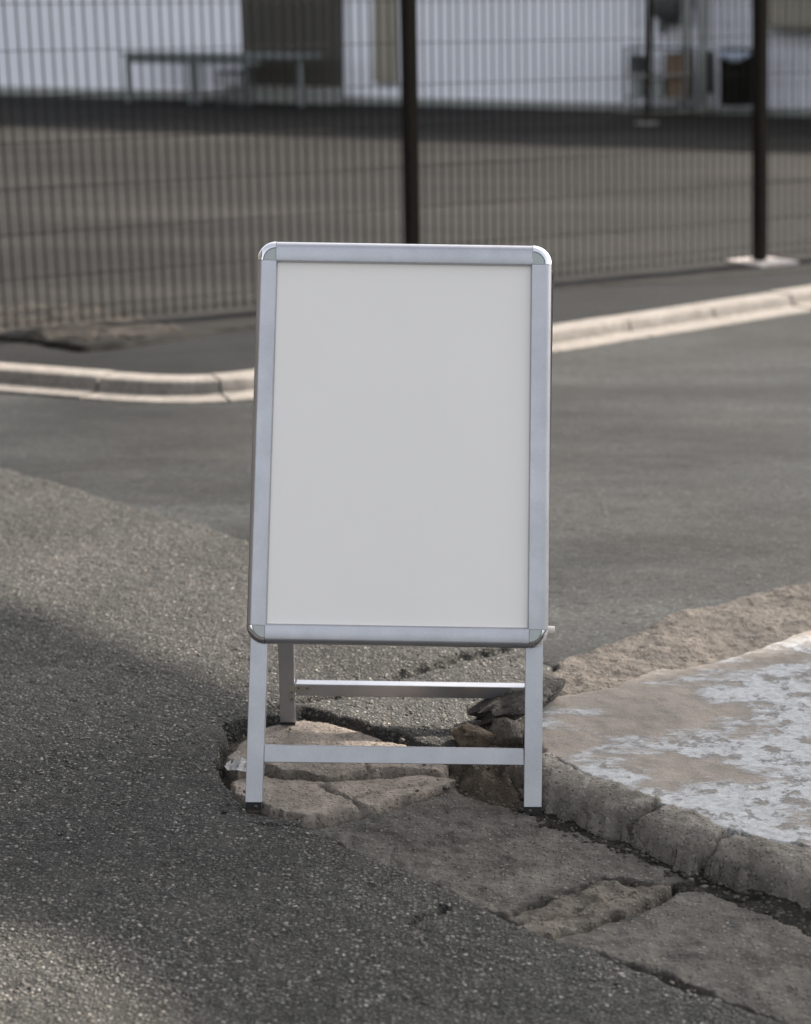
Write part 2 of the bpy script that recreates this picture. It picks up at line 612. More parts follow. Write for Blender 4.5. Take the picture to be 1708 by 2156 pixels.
rp = [(K_R2.x + 1, K_R2.y), (K_C.x, K_C.y + 0.03), (K_L2.x - 1, K_L2.y)]
rp = [(K_L2.x, K_L2.y + .6), (K_C.x, K_C.y + .6), (K_R2.x, K_R2.y + .6), (22, 6.0), (22, -6), (1.9, -6), (1.5, 4.2)]
rp += [(x, y - 0.12) for x, y in (old_far + right_far)[::-1] if True]
rp += [(-3.2, 6.0), (-3.2, -6), (-16, -6)]
field('road', rp, zroad, MAT['road'], None, 0.02, 0.004, 0.002, 5, 0.03, 0.0012, 9, 3, seed=2, cap=0.12)['kind'] = 'structure'

# old coarse asphalt, left and front, with the broken hole by the sign
oa = old_far + W2([(1175, 1440), (1130, 1472), (1080, 1500), (1000, 1562), (960, 1598), (900, 1574), (800, 1547), (720, 1522), (645, 1498),
                   (600, 1512), (540, 1508), (480, 1530), (455, 1580), (462, 1640), (492, 1672), (520, 1694), (584, 1710), (640, 1730), (700, 1772), (790, 1812),
                   (880, 1845), (1000, 1905), (1150, 1978), (1280, 2020), (1400, 2065), (1640, 2158), (1900, 2260), (2600, 2560), (2600, 3300)])
oa += [(1.9, 1.0), (-3.6, 1.0), (-3.6, 6.4)]
CR_OA = [(W2([(850, 1424), (905, 1408), (960, 1388), (1010, 1380), (1062, 1364), (1130, 1352)]), 0.015, 0.045),
         (W2([(560, 1505), (610, 1488), (680, 1474), (745, 1466), (800, 1440), (850, 1424)]), 0.012, 0.03),
         (W2([(860, 1948), (900, 1932), (940, 1918)]), 0.008, 0.02),
         (W2([(645, 1745), (560, 1740), (500, 1725)]), 0.006, 0.008),
         (W2([(780, 1880), (850, 1845)]), 0.005, 0.006)]


def zold(x, y):
    z = 0.006 + 0.006 * fbm(x, y, 1.6, 3, 21)
    # the surfacing stands proud round the hole, and dips in the middle behind it
    hx, hy = G(700, 1545).xy
    d = np.sqrt(((x - hx) * 0.8) ** 2 + (y - hy) ** 2)
    fx, fy = G(535, 1700).xy
    df = np.sqrt((x - fx) ** 2 + (y - fy) ** 2)
    return z + 0.010 * np.exp(-(d / 0.14) ** 2) - 0.022 * np.exp(-(df / 0.075) ** 2)


old = field('old_asphalt', oa, zold, MAT['old_asphalt'], None, 0.006, 0.012, 0.010, 16, 0.05, 0.0022, 45, 4, CR_OA, 5)
old['kind'] = 'structure'

# gutter bed: dark soil with broken concrete slabs lying in it
bed = W2([(430, 1490), (560, 1480), (900, 1520), (1060, 1440), (1180, 1400), (1250, 1500), (1750, 1830), (2700, 2100), (2700, 2640), (1640, 2250), (1000, 2000), (640, 1800), (430, 1700)])


def zbed(x, y):
    z = -0.035 + 0.012 * fbm(x, y, 6, 4, 31)
    kf = W2([(1100, 1672), (1140, 1696), (1200, 1722), (1280, 1752), (1380, 1794), (1470, 1832), (1600, 1874), (1708, 1915), (2000, 2020), (3000, 2390)])
    z = z + 0.012 * np.exp(-(dist_line(x, y, kf) / 0.05) ** 2)
    # crumbled heap of dirt under the front rail and along the foot of the kerb
    for (px, py, s, h) in ((1040, 1640, 0.085, 0.05), (1070, 1650, 0.05, 0.02), (985, 1615, 0.05, 0.028), (1120, 1560, 0.08, 0.04), (1040, 1590, 0.07, 0.03)):
        g = G(px, py)
        z = z + h * np.exp(-(((x - g.x) ** 2 + (y - g.y) ** 2) / s ** 2)) * (1 + 0.9 * fbm(x, y, 30, 4, 37))
    return z


gut = field('gutter', bed, zbed, MAT['soil'], None, 0.006, 0.01, 0.0, 5, 0.06, 0.006, 40, 4, seed=9)
gut['kind'] = 'structure'


def slab(name, pts, z, mat, parent, pz=0.0, **kw):
    return field(name, W2(pts, pz), z, mat, parent, **kw)


slab('concrete_slab', [(478, 1592), (520, 1556), (560, 1532), (640, 1512), (700, 1525), (800, 1556), (900, 1582), (948, 1610), (930, 1626), (850, 1614), (780, 1620), (690, 1634), (600, 1620), (555, 1606), (500, 1622)],
     0.0, MAT['pale'], gut, step=0.0035, edge_r=0.003, warp=0.006, warp_scale=32, slope=6, rough=0.0018, rough_scale=18, seed=41,
     cracks=[(W2([(770, 1590), (776, 1615), (782, 1630)]), 0.004, 0.01)])
slab('concrete_slab', [(488, 1645), (552, 1632), (620, 1642), (700, 1648), (790, 1640), (880, 1632), (965, 1640), (905, 1662), (850, 1676), (780, 1694), (700, 1712), (640, 1720), (600, 1710), (545, 1692), (502, 1670)],
     -0.007, MAT['pale'], gut, pz=-0.007, step=0.0035, edge_r=0.003, warp=0.006, warp_scale=32, slope=6, rough=0.002, rough_scale=20, seed=43,
     cracks=[(W2([(676, 1645), (705, 1660), (735, 1676), (775, 1698)]), 0.0045, 0.014), (W2([(740, 1672), (830, 1652), (905, 1640)]), 0.004, 0.008)])
field('dark_strip', W2([(1120, 1688), (1200, 1708), (1290, 1740), (1400, 1788), (1470, 1814), (1600, 1856), (1708, 1892), (2000, 2002), (3000, 2372), (3000, 2450), (2000, 2070), (1708, 1966), (1600, 1920), (1500, 1878), (1425, 1856), (1340, 1806), (1250, 1762), (1160, 1738), (1105, 1718)]),
      lambda x, y: -0.014 + 0.006 * fbm(x, y, 12, 4, 33), MAT['near_black'], gut, step=0.006, edge_r=0.01, warp=0.012, warp_scale=20, rough=0.004, rough_scale=45, seed=58, depth=0.04)  # near-black strip along the foot of the kerb stones
zg = lambda x, y: -0.012 + 0.006 * fbm(x, y, 2.5, 3, 61)
slab('concrete_slab', [(652, 1738), (705, 1720), (860, 1682), (956, 1650), (1010, 1664), (1100, 1698), (1180, 1724), (1290, 1766), (1400, 1814), (1462, 1845), (1400, 1849), (1330, 1838), (1262, 1832), (1150, 1880), (1062, 1912), (1036, 1914), (1000, 1893), (880, 1836), (760, 1788)],
     zg, MAT['gutter'], gut, step=0.005, edge_r=0.005, warp=0.008, warp_scale=24, slope=6, rough=0.0035, rough_scale=40, octs=5, seed=45)
slab('concrete_slab', [(1072, 1922), (1150, 1894), (1262, 1846), (1330, 1850), (1418, 1858), (1384, 1870), (1334, 1902), (1250, 1934), (1170, 1960), (1132, 1966)],
     -0.008, MAT['rubble'], gut, step=0.005, edge_r=0.006, warp=0.010, warp_scale=28, slope=6, rough=0.005, rough_scale=30, seed=47,
     cracks=[(W2([(1150, 1930), (1240, 1895), (1330, 1868)]), 0.006, 0.01)])
slab('concrete_slab', [(1158, 1974), (1240, 1948), (1340, 1914), (1424, 1870), (1490, 1868), (1600, 1910), (1708, 1957), (2600, 2300), (2600, 2530), (1900, 2238), (1640, 2138), (1400, 2044), (1280, 2002)],
     lambda x, y: -0.008 + 0.005 * fbm(x, y, 2.0, 3, 66), MAT['gutter'], gut, step=0.006, edge_r=0.005, warp=0.006, warp_scale=24, slope=6, rough=0.003, rough_scale=40, octs=5, seed=49)

# raised pavement on the right: worn painted slab, kerb stones along its front, crumbly concrete behind
PZ = 0.056
pav = field('pavement', W2([(1152, 1580), (1232, 1622), (1400, 1688), (1540, 1742), (1708, 1780), (2000, 1856), (3200, 2200), (3200, 900), (1950, 1232), (1708, 1322), (1540, 1382), (1440, 1400), (1380, 1404), (1285, 1442), (1190, 1458), (1140, 1476), (1128, 1530)], PZ),
            lambda x, y: PZ - 0.005 + 0.005 * fbm(x, y, 1.8, 3, 71), MAT['slab'], None, 0.006, 0.004, 0.005, 20, 0.08, 0.0012, 30, 4, seed=51, cap=0.05)
pav['kind'] = 'structure'
KF = W2([(1040, 1640), (1100, 1664), (1140, 1692), (1200, 1714), (1280, 1742), (1380, 1784), (1470, 1822), (1600, 1862), (1708, 1900), (2000, 2010), (3000, 2380)])


def kz(x, y):
    d = dist_line(x, y, KF) + 0.012 * fbm(x, y, 9, 4, 78)
    t = np.clip(d / 0.085, 0, 1)
    return -0.012 + (PZ + 0.012) * np.sqrt(np.maximum(1 - (1 - t) ** 2.4, 0)) + 0.004 * fbm(x, y, 3, 3, 77)


KS = dict(step=0.005, edge_r=0.005, warp=0.008, warp_scale=26, rough=0.0032, rough_scale=34, octs=5, depth=0.08, slope=10)
slab('kerb_stone', [(1100, 1588, .055), (1150, 1584, .055), (1230, 1626, .055), (1398, 1684, .055), (1335, 1703, .047), (1300, 1723, .027), (1280, 1750, 0), (1200, 1716, 0), (1140, 1692, 0), (1092, 1662, 0)], kz, MAT['kerbstone'], pav, seed=53, **KS)
slab('kerb_stone', [(1409, 1690, .055), (1536, 1744, .055), (1498, 1768, .047), (1476, 1795, .02), (1464, 1828, 0), (1380, 1790, 0), (1291, 1756, 0), (1309, 1731, .027), (1344, 1711, .047)], kz, MAT['kerbstone'], pav, seed=55, **KS)
slab('kerb_stone', [(1547, 1750, .055), (1708, 1784, .055), (2000, 1858, .055), (3000, 2150, .055), (3000, 2380, 0), (2000, 2010, 0), (1708, 1902, 0), (1600, 1866, 0), (1477, 1834, 0), (1486, 1802, .02), (1508, 1775, .047)], kz, MAT['kerbstone'], pav, seed=57, **KS)
slab('concrete_strip', [(1120, 1470, .02), (1180, 1470, .02), (1285, 1452, .02), (1380, 1420, .02), (1540, 1395, .02), (1708, 1335, .02), (1950, 1250, .02), (2600, 1085, .02), (3300, 910, .02), (3300, 850, .02), (2600, 990, .02), (1950, 1150, .02), (1708, 1218, .02), (1540, 1252, .02), (1470, 1267, .02), (1400, 1292, .02), (1330, 1332, .02), (1262, 1348, .02), (1190, 1378, .02), (1150, 1402, .02), (1122, 1432, .02)],
     lambda x, y: 0.014 + 0.007 * fbm(x, y, 4, 3, 79), MAT['warm'], pav, step=0.006, edge_r=0.02, warp=0.014, warp_scale=9, rough=0.004, rough_scale=40, seed=59, depth=0.05)

# far kerb: light concrete gutter stones, 0.6 m each
kerb = empty('kerb', K_C, None, None)
kerb['kind'] = 'structure'
KP = [(0.0, -0.05), (0.0, 0.006), (0.006, 0.012), (0.145, 0.014), (0.160, 0.018), (0.172, 0.052), (0.180, 0.060), (0.192, 0.064), (0.285, 0.064), (0.300, 0.060), (0.300, -0.05)]
nLn = Vector((-dL.y, dL.x, 0)); nLn = nLn if nLn.y > 0 else -nLn
nRn = Vector((-dR.y, dR.x, 0)); nRn = nRn if nRn.y > 0 else -nRn
mit = (nLn + nRn).normalized()
mk = 1.0 / mit.dot(nLn)
KP = [(0.0, -0.05), (0.0, 0.006), (0.006, 0.012), (0.118, 0.014), (0.128, 0.017), (0.140, 0.056), (0.146, 0.063), (0.156, 0.067), (0.285, 0.066), (0.300, 0.061), (0.300, -0.05)]
# path of the front edge: left run, arc, right run, as (point, direction to the back) samples
RAD = 0.75
half = math.acos(max(-1, min(1, -dL.dot(dR)))) / 2        # half of the turn
tl = RAD * math.tan(half)
path = []
for t in np.arange(14.0, tl, -0.15):
    path.append((K_C + dL * t, nLn))
for k in range(13):
    f = k / 12
    a = nLn * (1 - f) + nRn * f
    a.normalize()
    # the corner turns about a centre behind the kerb
    q0 = (K_C + dL * tl) * (1 - f) ** 2 + K_C * 2 * f * (1 - f) + (K_C + dR * tl) * f ** 2
    path.append((q0, a))
for t in np.arange(tl + 0.15, 16.0, 0.15):
    path.append((K_C + dR * t, nRn))
cum = [0.0]
for (a, _), (b, _) in zip(path[:-1], path[1:]):
    cum.append(cum[-1] + (b - a).length)


def path_at(t):
    k = max(0, min(len(cum) - 2, int(np.searchsorted(cum, t)) - 1))
    f = (t - cum[k]) / max(cum[k + 1] - cum[k], 1e-9)
    return path[k][0].lerp(path[k + 1][0], f), path[k][1].lerp(path[k + 1][1], f).normalized()


t0, total = 0.25, cum[-1]
while t0 + 0.6 < total:
    ts = np.linspace(t0, t0 + 0.589, 6)
    jz, jo = random.uniform(-0.003, 0.003), random.uniform(-0.004, 0.004)
    bm = bmesh.new()
    rows = []
    for t in ts:
        p, nn_ = path_at(t)
        rows.append([bm.verts.new(p + nn_ * (o + jo) + Z * (z + jz)) for (o, z) in KP])
    n = len(KP)
    for A_, B_ in zip(rows[:-1], rows[1:]):
        for k in range(n):
            bm.faces.new((A_[k], A_[(k + 1) % n], B_[(k + 1) % n], B_[k]))
    bm.faces.new(rows[0][::-1]); bm.faces.new(rows[-1])
    from_bm('kerb_stone', bm, MAT['kerb'], kerb, True, None, 30)
    t0 += 0.6

# verge between kerb and fence, and the parking lot behind
bL, bC, bR = K_L2 + nLn * .28, K_C + mit * (.28 * mk), K_R2 + nRn * .28
lot_edge = W2([(-1500, 640), (-400, 690), (0, 716), (90, 730), (180, 740), (260, 732), (340, 722), (440, 706), (540, 690), (900, 645), (1160, 614), (1500, 588), (1708, 572)], LOT) + [((K_C + dR * t + nRn * 0.5).x, (K_C + dR * t + nRn * 0.5).y) for t in (6.0, 16.5)]
vp = [(bL.x, bL.y), (bC.x, bC.y), (bR.x, bR.y)] + [(x, y + 0.35) for x, y in lot_edge[::-1]]
VIEW = (-6.5, 8.0, 7.0, 15.0)
field('verge', vp, LOT, MAT['verge'], None, 0.045, 0.004, 0.0, 5, 0.1, 0.001, 8, 3, seed=63, cap=0.12, slope=8)['kind'] = 'structure'


def zlot(x, y):
    hx, hy = G(250, 725, LOT).xy
    d = np.sqrt(((x - hx) * 0.45) ** 2 + ((y - hy)) ** 2)
    rag = np.clip(1 - d / 0.7, 0, 1)
    return LOT + 0.008 + 0.026 * np.exp(-(d / 0.32) ** 2) + rag * 0.03 * fbm(x, y, 5, 4, 83)


lp = lot_edge + [(30, 24), (30, 40), (-40, 40), (-40, 14)]
VIEW = (-3.4, 4.2, 8.6, 14.0)
lot = field('parking_lot', lp, zlot, MAT['lot'], None, 0.03, 0.012, 0.03, 2.5, 0.09, 0.003, 5, 4, seed=67, cap=0.3,
            cracks=[(W2([(-200, 298), (0, 286), (400, 270), (850, 256)], LOT), 0.05, 0.02), (W2([(190, 357), (500, 343), (860, 331)], LOT), 0.04, 0.015),
                    (W2([(880, 330), (1300, 300), (1700, 290)], LOT), 0.05, 0.018)])
lot['kind'] = 'structure'
field('dirt_patch', W2([(-500, 655), (0, 648), (120, 640), (260, 668), (370, 700), (330, 718), (180, 735), (90, 726), (0, 712), (-500, 690)], LOT),
      lambda x, y: zlot(x, y) + 0.008 + 0.012 * fbm(x, y, 4, 4, 88), MAT['dirt'], None, 0.02, 0.02, 0.05, 5, 0.08, 0.01, 14, 5, seed=69)['kind'] = 'structure'

# ---------------------------------------------------------------- white building across the lot
WA, WB = G(0, 199, LOT), G(1708, 244, LOT)
wd = (WB - WA); wd.z = 0; wd.normalize()
wn_ = Vector((wd.y, -wd.x, 0))
wn_ = wn_ if wn_.y < 0 else -wn_         # out of the wall, towards the camera


def wp(x, y):
    """(along, height) on the wall plane"""
    p = hit(x, y, WA, wn_)
    return (p - WA).dot(wd), p.z - LOT


def ws(x):
    return wp(x, 150)[0]


def wh(x, y):
    return wp(x, y)[1]


house = empty('house', WA, 'white walled building with a dark brown shutter across the parking lot', 'building')
box('wall', WA, wd, -wn_, Z, (-8, 16), (0, 7), (-0.1, 4.6), MAT['wall'], house)
box('roof', WA, wd, -wn_, Z, (-8.4, 16.4), (-0.5, 7.4), (4.602, 4.8), MAT['roof'], house)
box('plinth', WA, wd, wn_, Z, (ws(-900), ws(508)), (0.002, 0.05), (-0.1, wh(200, 186)), MAT['plinth'], house)
box('plinth', WA, wd, wn_, Z, (ws(500), ws(728)), (0.052, 0.30), (-0.1, wh(620, 182)), MAT['plinth'], house)
box('plinth', WA, wd, wn_, Z, (ws(729), ws(1312)), (0.002, 0.07), (-0.1, wh(900, 206)), MAT['plinth'], house)
box('plinth', WA, wd, wn_, Z, (ws(1313), ws(2600)), (0.002, 0.25), (-0.1, wh(1500, 224)), MAT['plinth'], house)
sx0, sx1 = ws(513), ws(725)
sh = empty('shutter', WA + wd * sx0, None, None)
bpy.context.scene.collection.objects.unlink(sh); bpy.data.objects.remove(sh)
bm = bmesh.new()
add_box(bm, WA, wd, wn_, Z, (sx0, sx1), (0.002, 0.03), (wh(620, 182) + 0.002, 2.9))
shut = from_bm('shutter', bm, MAT['shutter'], house)
ns = 11
for i in range(ns):
    a = sx0 + (sx1 - sx0) * (i + 0.12) / ns
    b = sx0 + (sx1 - sx0) * (i + 0.88) / ns
    box('shutter_slat', WA, wd, wn_, Z, (a, b), (0.031, 0.055), (wh(620, 182) + 0.004, 2.88), MAT['shutter'], shut, 0.006)
box('pilaster', WA, wd, wn_, Z, (ws(793), ws(838)), (0.002, 0.09), (wh(815, 172), 3.6), MAT['tan'], house)
box('pilaster', WA, wd, wn_, Z, (ws(842), ws(862)), (0.002, 0.05), (wh(815, 172), 3.6), MAT['wall'], house)
box('awning_box', WA, wd, wn_, Z, (ws(1612), ws(2300)), (0.002, 0.35), (wh(1650, 56), 2.4), MAT['tan'], house)
box('downpipe', WA, wd, wn_, Z, (ws(1452), ws(1468)), (0.30, 0.37), (wh(1460, 236), 3.4), MAT['plinth'], house, 0.01)
box('downpipe', WA, wd, wn_, Z, (ws(1490), ws(1506)), (0.30, 0.37), (wh(1460, 236), 3.4), MAT['plinth'], house, 0.01)

# long dark table by the wall
tb0 = WA + wn_ * 0.7


def tp(x, y):
    p = hit(x, y, tb0, wn_)
    return (p - tb0).dot(wd), p.z - LOT


table = empty('table', tb0 + wd * tp(435, 150)[0], 'long dark table standing against the white wall beside the brown shutter', 'table')
zt = tp(440, 112)[1]
box('tabletop', tb0, wd, wn_, Z, (tp(275, 110)[0], tp(655, 110)[0]), (-0.35, 0.25), (zt - 0.035, zt), MAT['tablemat'], table, 0.004)
box('apron', tb0, wd, wn_, Z, (tp(285, 110)[0], tp(560, 110)[0]), (0.16, 0.19), (zt - 0.13, zt - 0.036), MAT['tablemat'], table)
for px in (280, 412, 428, 530, 645):
    c = tp(px, 110)[0]
    box('leg', tb0, wd, wn_, Z, (c - 0.025, c + 0.025), (0.12, 0.158), (0.0, zt - 0.036), MAT['tablemat'], table)
c0 = tp(535, 130)[0]
ch = empty('stool', tb0 + wd * c0 + wn_ * 0.5, 'dark stool in front of the long table, by the shutter edge', 'stool')
box('seat', tb0, wd, wn_, Z, (c0 - 0.17, c0 + 0.17), (0.33, 0.65), (0.40, 0.44), MAT['dark'], ch, 0.01)
for sa in (-1, 1):
    for sb in (-1, 1):
        box('leg', tb0, wd, wn_, Z, (c0 + sa * .14 - .015, c0 + sa * .14 + .015), (.49 + sb * .13 - .015, .49 + sb * .13 + .015), (0, .399), MAT['dark'], ch)

# shelf with boxes, hood and bin on the right
sb0 = WA + wn_ * 0.26


def sp(x, y):
    p = hit(x, y, sb0 + wn_ * 0.3, wn_)
    return (p - sb0).dot(wd), p.z - LOT


rk = empty('rack', sb0 + wd * sp(1385, 150)[0], 'grey open rack of stored boxes against the white wall behind the thin far post', 'rack')
r0, r1 = sp(1316, 150)[0], sp(1448, 150)[0]
zr0, zr1, zr2 = sp(1390, 205)[1], sp(1390, 155)[1], sp(1390, 100)[1]
for zz in (zr0, zr1, zr2):
    box('shelf', sb0, wd, wn_, Z, (r0, r1), (0.0, 0.36), (zz - 0.02, zz), MAT['dark' if zz == zr2 else 'grey'], rk)
for a in (r0, r1 - 0.03):
    for d in (0.002, 0.33):
        box('upright', sb0, wd, wn_, Z, (a + 0.001, a + 0.029), (d, d + 0.028), (zr0 - 0.12, zr2 - 0.022), MAT['grey'], rk)
for (xa, xb, ya, yb, mt, lb, cat) in ((1405, 1446, 203, 160, 'brown', 'brown cardboard box on the bottom shelf of the rack', 'box'),
                                      (1400, 1440, 153, 116, 'brown', 'brown cardboard box on the middle shelf of the rack', 'box'),
                                      (1330, 1352, 203, 165, 'grey', 'grey tub on the bottom shelf of the rack, left of the thin post', 'tub'),
                                      (1368, 1398, 203, 170, 'grey', 'grey tub on the bottom shelf of the rack beside the brown box', 'tub'),
                                      (1325, 1350, 153, 120, 'dark', 'dark crate on the middle shelf of the rack, left of the thin post', 'crate')):
    a, b = sp(xa, 150)[0], sp(xb, 150)[0]
    z0 = (zr0 if ya > 180 else zr1) + 0.001
    z1 = sp(xa, yb)[1]
    bm = bmesh.new()
    add_box(bm, sb0, wd, wn_, Z, (a, b), (0.05, 0.31), (z0, z1), 0.006)
    bx_ = from_bm({'box': 'cardboard_box', 'tub': 'storage_tub', 'crate': 'crate'}[cat], bm, MAT[mt], None, False, sb0 + wd * ((a + b) / 2) + wn_ * 0.18 + Z * z0)
    tag(bx_, lb, cat)
    box('lid', sb0, wd, wn_, Z, (a - 0.006, b + 0.006), (0.044, 0.316), (z1 + 0.001, z1 + 0.018), MAT[mt], bx_)
# dark board leaning beside the rack
a, b = sp(1472, 150)[0], sp(1488, 150)[0]
o = box('board', sb0, wd, wn_, Z, (a, b), (0.002, 0.035), (sp(1480, 200)[1], sp(1480, 108)[1]), MAT['dark'], None, 0.004, False, sb0 + wd * a)
tag(o, 'narrow dark board standing between the two white pipes', 'board')
# rounded hood high on the wall
hc = WA + wn_ * 0.002 + wd * ws(1418) + Z * (LOT - 0.0)
bm = bmesh.new()
hz = wh(1418, 6)
n = 24
ringz = [(0.0, 0.235), (0.10, 0.25), (0.2, 0.24), (0.28, 0.19), (0.31, 0.10)]
rings = []
for (dp, rr) in ringz:
    rings.append([bm.verts.new(WA + wd * (ws(1418) + rr * math.cos(2 * math.pi * k / n)) + Z * (hz + rr * math.sin(2 * math.pi * k / n)) + wn_ * (0.003 + dp)) for k in range(n)])
for A_, B_ in zip(rings[:-1], rings[1:]):
    for k in range(n):
        bm.faces.new((A_[k], A_[(k + 1) % n], B_[(k + 1) % n], B_[k]))
bm.faces.new(rings[-1]); bm.faces.new(rings[0][::-1])
hood = from_bm('vent_hood', bm, MAT['dark'], None, True, WA + wd * ws(1418) + Z * (hz), 40)
tag(hood, 'dark rounded vent hood on the white wall above the rack of boxes', 'vent hood')
box('drain_spout', WA, wd, wn_, Z, (ws(1392), ws(1402)), (0.05, 0.12), (wh(1400, 70), hz - 0.2), MAT['dark'], hood)
# black bin with a pale liner hanging over the rim
b0 = WA + wn_ * 0.55
bx0, bx1 = [(hit(x, 200, b0 + wn_ * .2, wn_) - b0).dot(wd) for x in (1511, 1578)]
bz0 = hit(1540, 224, b0 + wn_ * .2, wn_).z - LOT
bz1 = hit(1540, 106, b0 + wn_ * .2, wn_).z - LOT
binn = empty('bin', b0 + wd * ((bx0 + bx1) / 2) + wn_ * 0.0, 'black square bin with a pale liner over its rim beside the fence post', 'bin')
bm = bmesh.new()
p8 = []
for (zz, k) in ((max(bz0, 0.0), 0.03), (bz1, 0.0)):
    for dd in (-0.2 + k, 0.2 - k):
        for aa in (bx0 + k, bx1 - k):
            p8.append(b0 + wd * aa + wn_ * dd + Z * zz)
add_hexa(bm, p8, 0.01)
from_bm('body', bm, MAT['black'], binn)
box('rim', b0, wd, wn_, Z, (bx0 - .012, bx1 + .012), (-.212, .212), (bz1 - 0.012, bz1 + 0.02), MAT['dark'], binn, 0.006)
vs, fs = [], []
nn = 12
for i in range(nn + 1):
    t = i / nn
    aa = bx0 + (bx1 - bx0) * t
    drop = 0.03 + 0.085 * math.sin(math.pi * t)
    out = 0.008 + 0.006 * math.sin(t * 17)
    for zz, oo in ((bz1 - 0.014, 0.2), (bz1 - 0.014 - drop, 0.2 - 0.004)):
        vs.append(b0 + wd * aa + wn_ * (oo + out) + Z * zz)
        vs.append(b0 + wd * aa + wn_ * (oo + out - 0.004) + Z * zz)
for i in range(nn):
    q = 4 * i
    fs += [(q, q + 4, q + 6, q + 2), (q + 1, q + 3, q + 7, q + 5), (q + 2, q + 6, q + 7, q + 3), (q, q + 1, q + 5, q + 4)]
mesh('liner', vs, fs, MAT['liner'], binn, True)

# ---------------------------------------------------------------- fences
def wire_mesh(r, L, n=6):
    me = bpy.data.meshes.new('wire')
    bm = bmesh.new()
    add_tube(bm, (0, 0, 0), (0, 0, L), r, n)
    bm.to_mesh(me); bm.free()
    me.materials.append(MAT['fence'])
    me.polygons.foreach_set('use_smooth', [True] * len(me.polygons))
    return me


FA, FB = G(540, 657, LOT), G(1600, 556, LOT)
fd = (FB - FA); fd.z = 0
fd.normalize()
fn = Vector((fd.y, -fd.x, 0))           # towards the camera
P0 = G(868, 0, LOT)
# the post seen above the sign
post_a = (hit(870, 300, FA, fn) - FA).dot(fd)
post_b = (FB - FA).dot(fd)
PITCH = post_b - post_a
LEANS = {-2: -0.045, -1: -0.040, 0: -0.020, 1: -0.050, 2: -0.050}
FH = 1.9
fence = empty('mesh_fence', FA + fd * post_a, 'near dark wire mesh fence on brown posts behind the sign board', 'fence')
FO = Vector(fence.location)
pos = [post_a + PITCH * k for k in (-2.3, -1.15, 0, 1, 2)]
for ip, p in enumerate(pos):
    base = FA + fd * p
    UPF = (Z + fd * LEANS[ip - 2]).normalized()
    bm = bmesh.new()
    add_box(bm, base, fd, fn, UPF, (-0.031, 0.031), (-0.031, 0.031), (0.0, FH), 0.006)
    po = from_bm('post', bm, MAT['post'], fence, False, base)
    box('base_plate', base, fd, fn, Z, (-0.145, 0.145), (-0.13, 0.16), (-0.02, 0.022), MAT['pad'], po, 0.006)
    box('post_cap', base + UPF * FH, fd, fn, UPF, (-0.034, 0.034), (-0.034, 0.034), (0.001, 0.012), MAT['post'], po)
vw = wire_mesh(0.0039, FH - 0.06)
SP = 0.0525
qh = fd.to_track_quat('Z', 'Y')
for k in range(len(pos) - 1):
    a, b = pos[k] + 0.031, pos[k + 1] - 0.031
    hw = wire_mesh(0.0022, b - a - 0.004)
    nwv = int((b - a) / SP)
    off = ((b - a) - (nwv - 1) * SP) / 2
    for i in range(nwv):
        o = bpy.data.objects.new('wire', vw)
        COL.objects.link(o)
        o.parent = fence
        o.location = FA + fd * (a + off + i * SP) + Z * 0.03 + fn * 0.004 - FO
        o.rotation_mode = 'QUATERNION'
        ti = i / (nwv - 1)
        o.rotation_quaternion = (Z + fd * (LEANS[k - 2] * (1 - ti) + LEANS[k - 1] * ti + random.uniform(-.002, .002))).normalized().to_track_quat('Z', 'Y')
    zz = 0.05
    while zz < FH - 0.02:
        for dz in ((0.0, 0.05) if zz < 0.06 else (0.0,)):
            o = bpy.data.objects.new('wire', hw)
            COL.objects.link(o)
            o.parent = fence
            o.location = FA + fd * (pos[k] + 0.033) + fd * LEANS[k - 2] * (zz + dz) + Z * (zz + dz) - fn * 0.002 - FO
            o.rotation_mode = 'QUATERNION'
            o.rotation_quaternion = qh
        zz += 0.197

# far fence in front of the building, right
f2 = G(1362, 262, LOT)
ff = empty('mesh_fence', f2, 'far mesh fence with one thin dark post in front of the stored boxes', 'fence')
for k in range(0, 5):
    base = f2 + wd * (2.0 * k)
    bm = bmesh.new()
    add_box(bm, base, wd, wn_, Z, (-0.028, 0.028), (-0.028, 0.028), (0, 1.9), 0.005)
    po = from_bm('post', bm, MAT['post'], ff, False, base)
    box('base_plate', base, wd, wn_, Z, (-0.10, 0.10), (-0.10, 0.10), (-0.01, 0.02), MAT['pad'], po)
bm = bmesh.new()
for i in range(int(8.2 / 0.05)):
    p = f2 + wd * (-0.2 + i * 0.05)
    add_tube(bm, p + Z * 0.05, p + Z * 1.88, 0.0022, 4)
for i in range(10):
    p = f2 + wd * -0.22 + Z * (0.06 + 0.2 * i) - wn_ * 0.004
    add_tube(bm, p, p + wd * 8.25, 0.0022, 4)
wm = from_bm('wire_mesh', bm, MAT['fence'], ff)
wm['kind'] = 'stuff'

# ---------------------------------------------------------------- THE SIGN
PLf, PRf = G(516, 1698), G(1141, 1709)
su = (PRf - PLf); su.z = 0
SW = su.length
su.normalize()
sback = Vector((-su.y, su.x, 0))
sback = sback if sback.y > 0 else -sback
ALPHA = R(13)
sv = (Z * math.cos(ALPHA) + sback * math.sin(ALPHA)).normalized()
sn = su.cross(sv)                        # out of the face, towards the camera
sn = sn if sn.y < 0 else -sn
SO = (PLf + PRf) / 2
sign = empty('a_frame_sign', SO, 'blank silver A-frame sign board with rounded chrome corners standing on the broken kerb edge', 'sign board')


def S2(x, y, O=SO, u=su, v=sv, n=sn):
    p = hit(x, y, O, n) - O
    return (p.dot(u), p.dot(v))


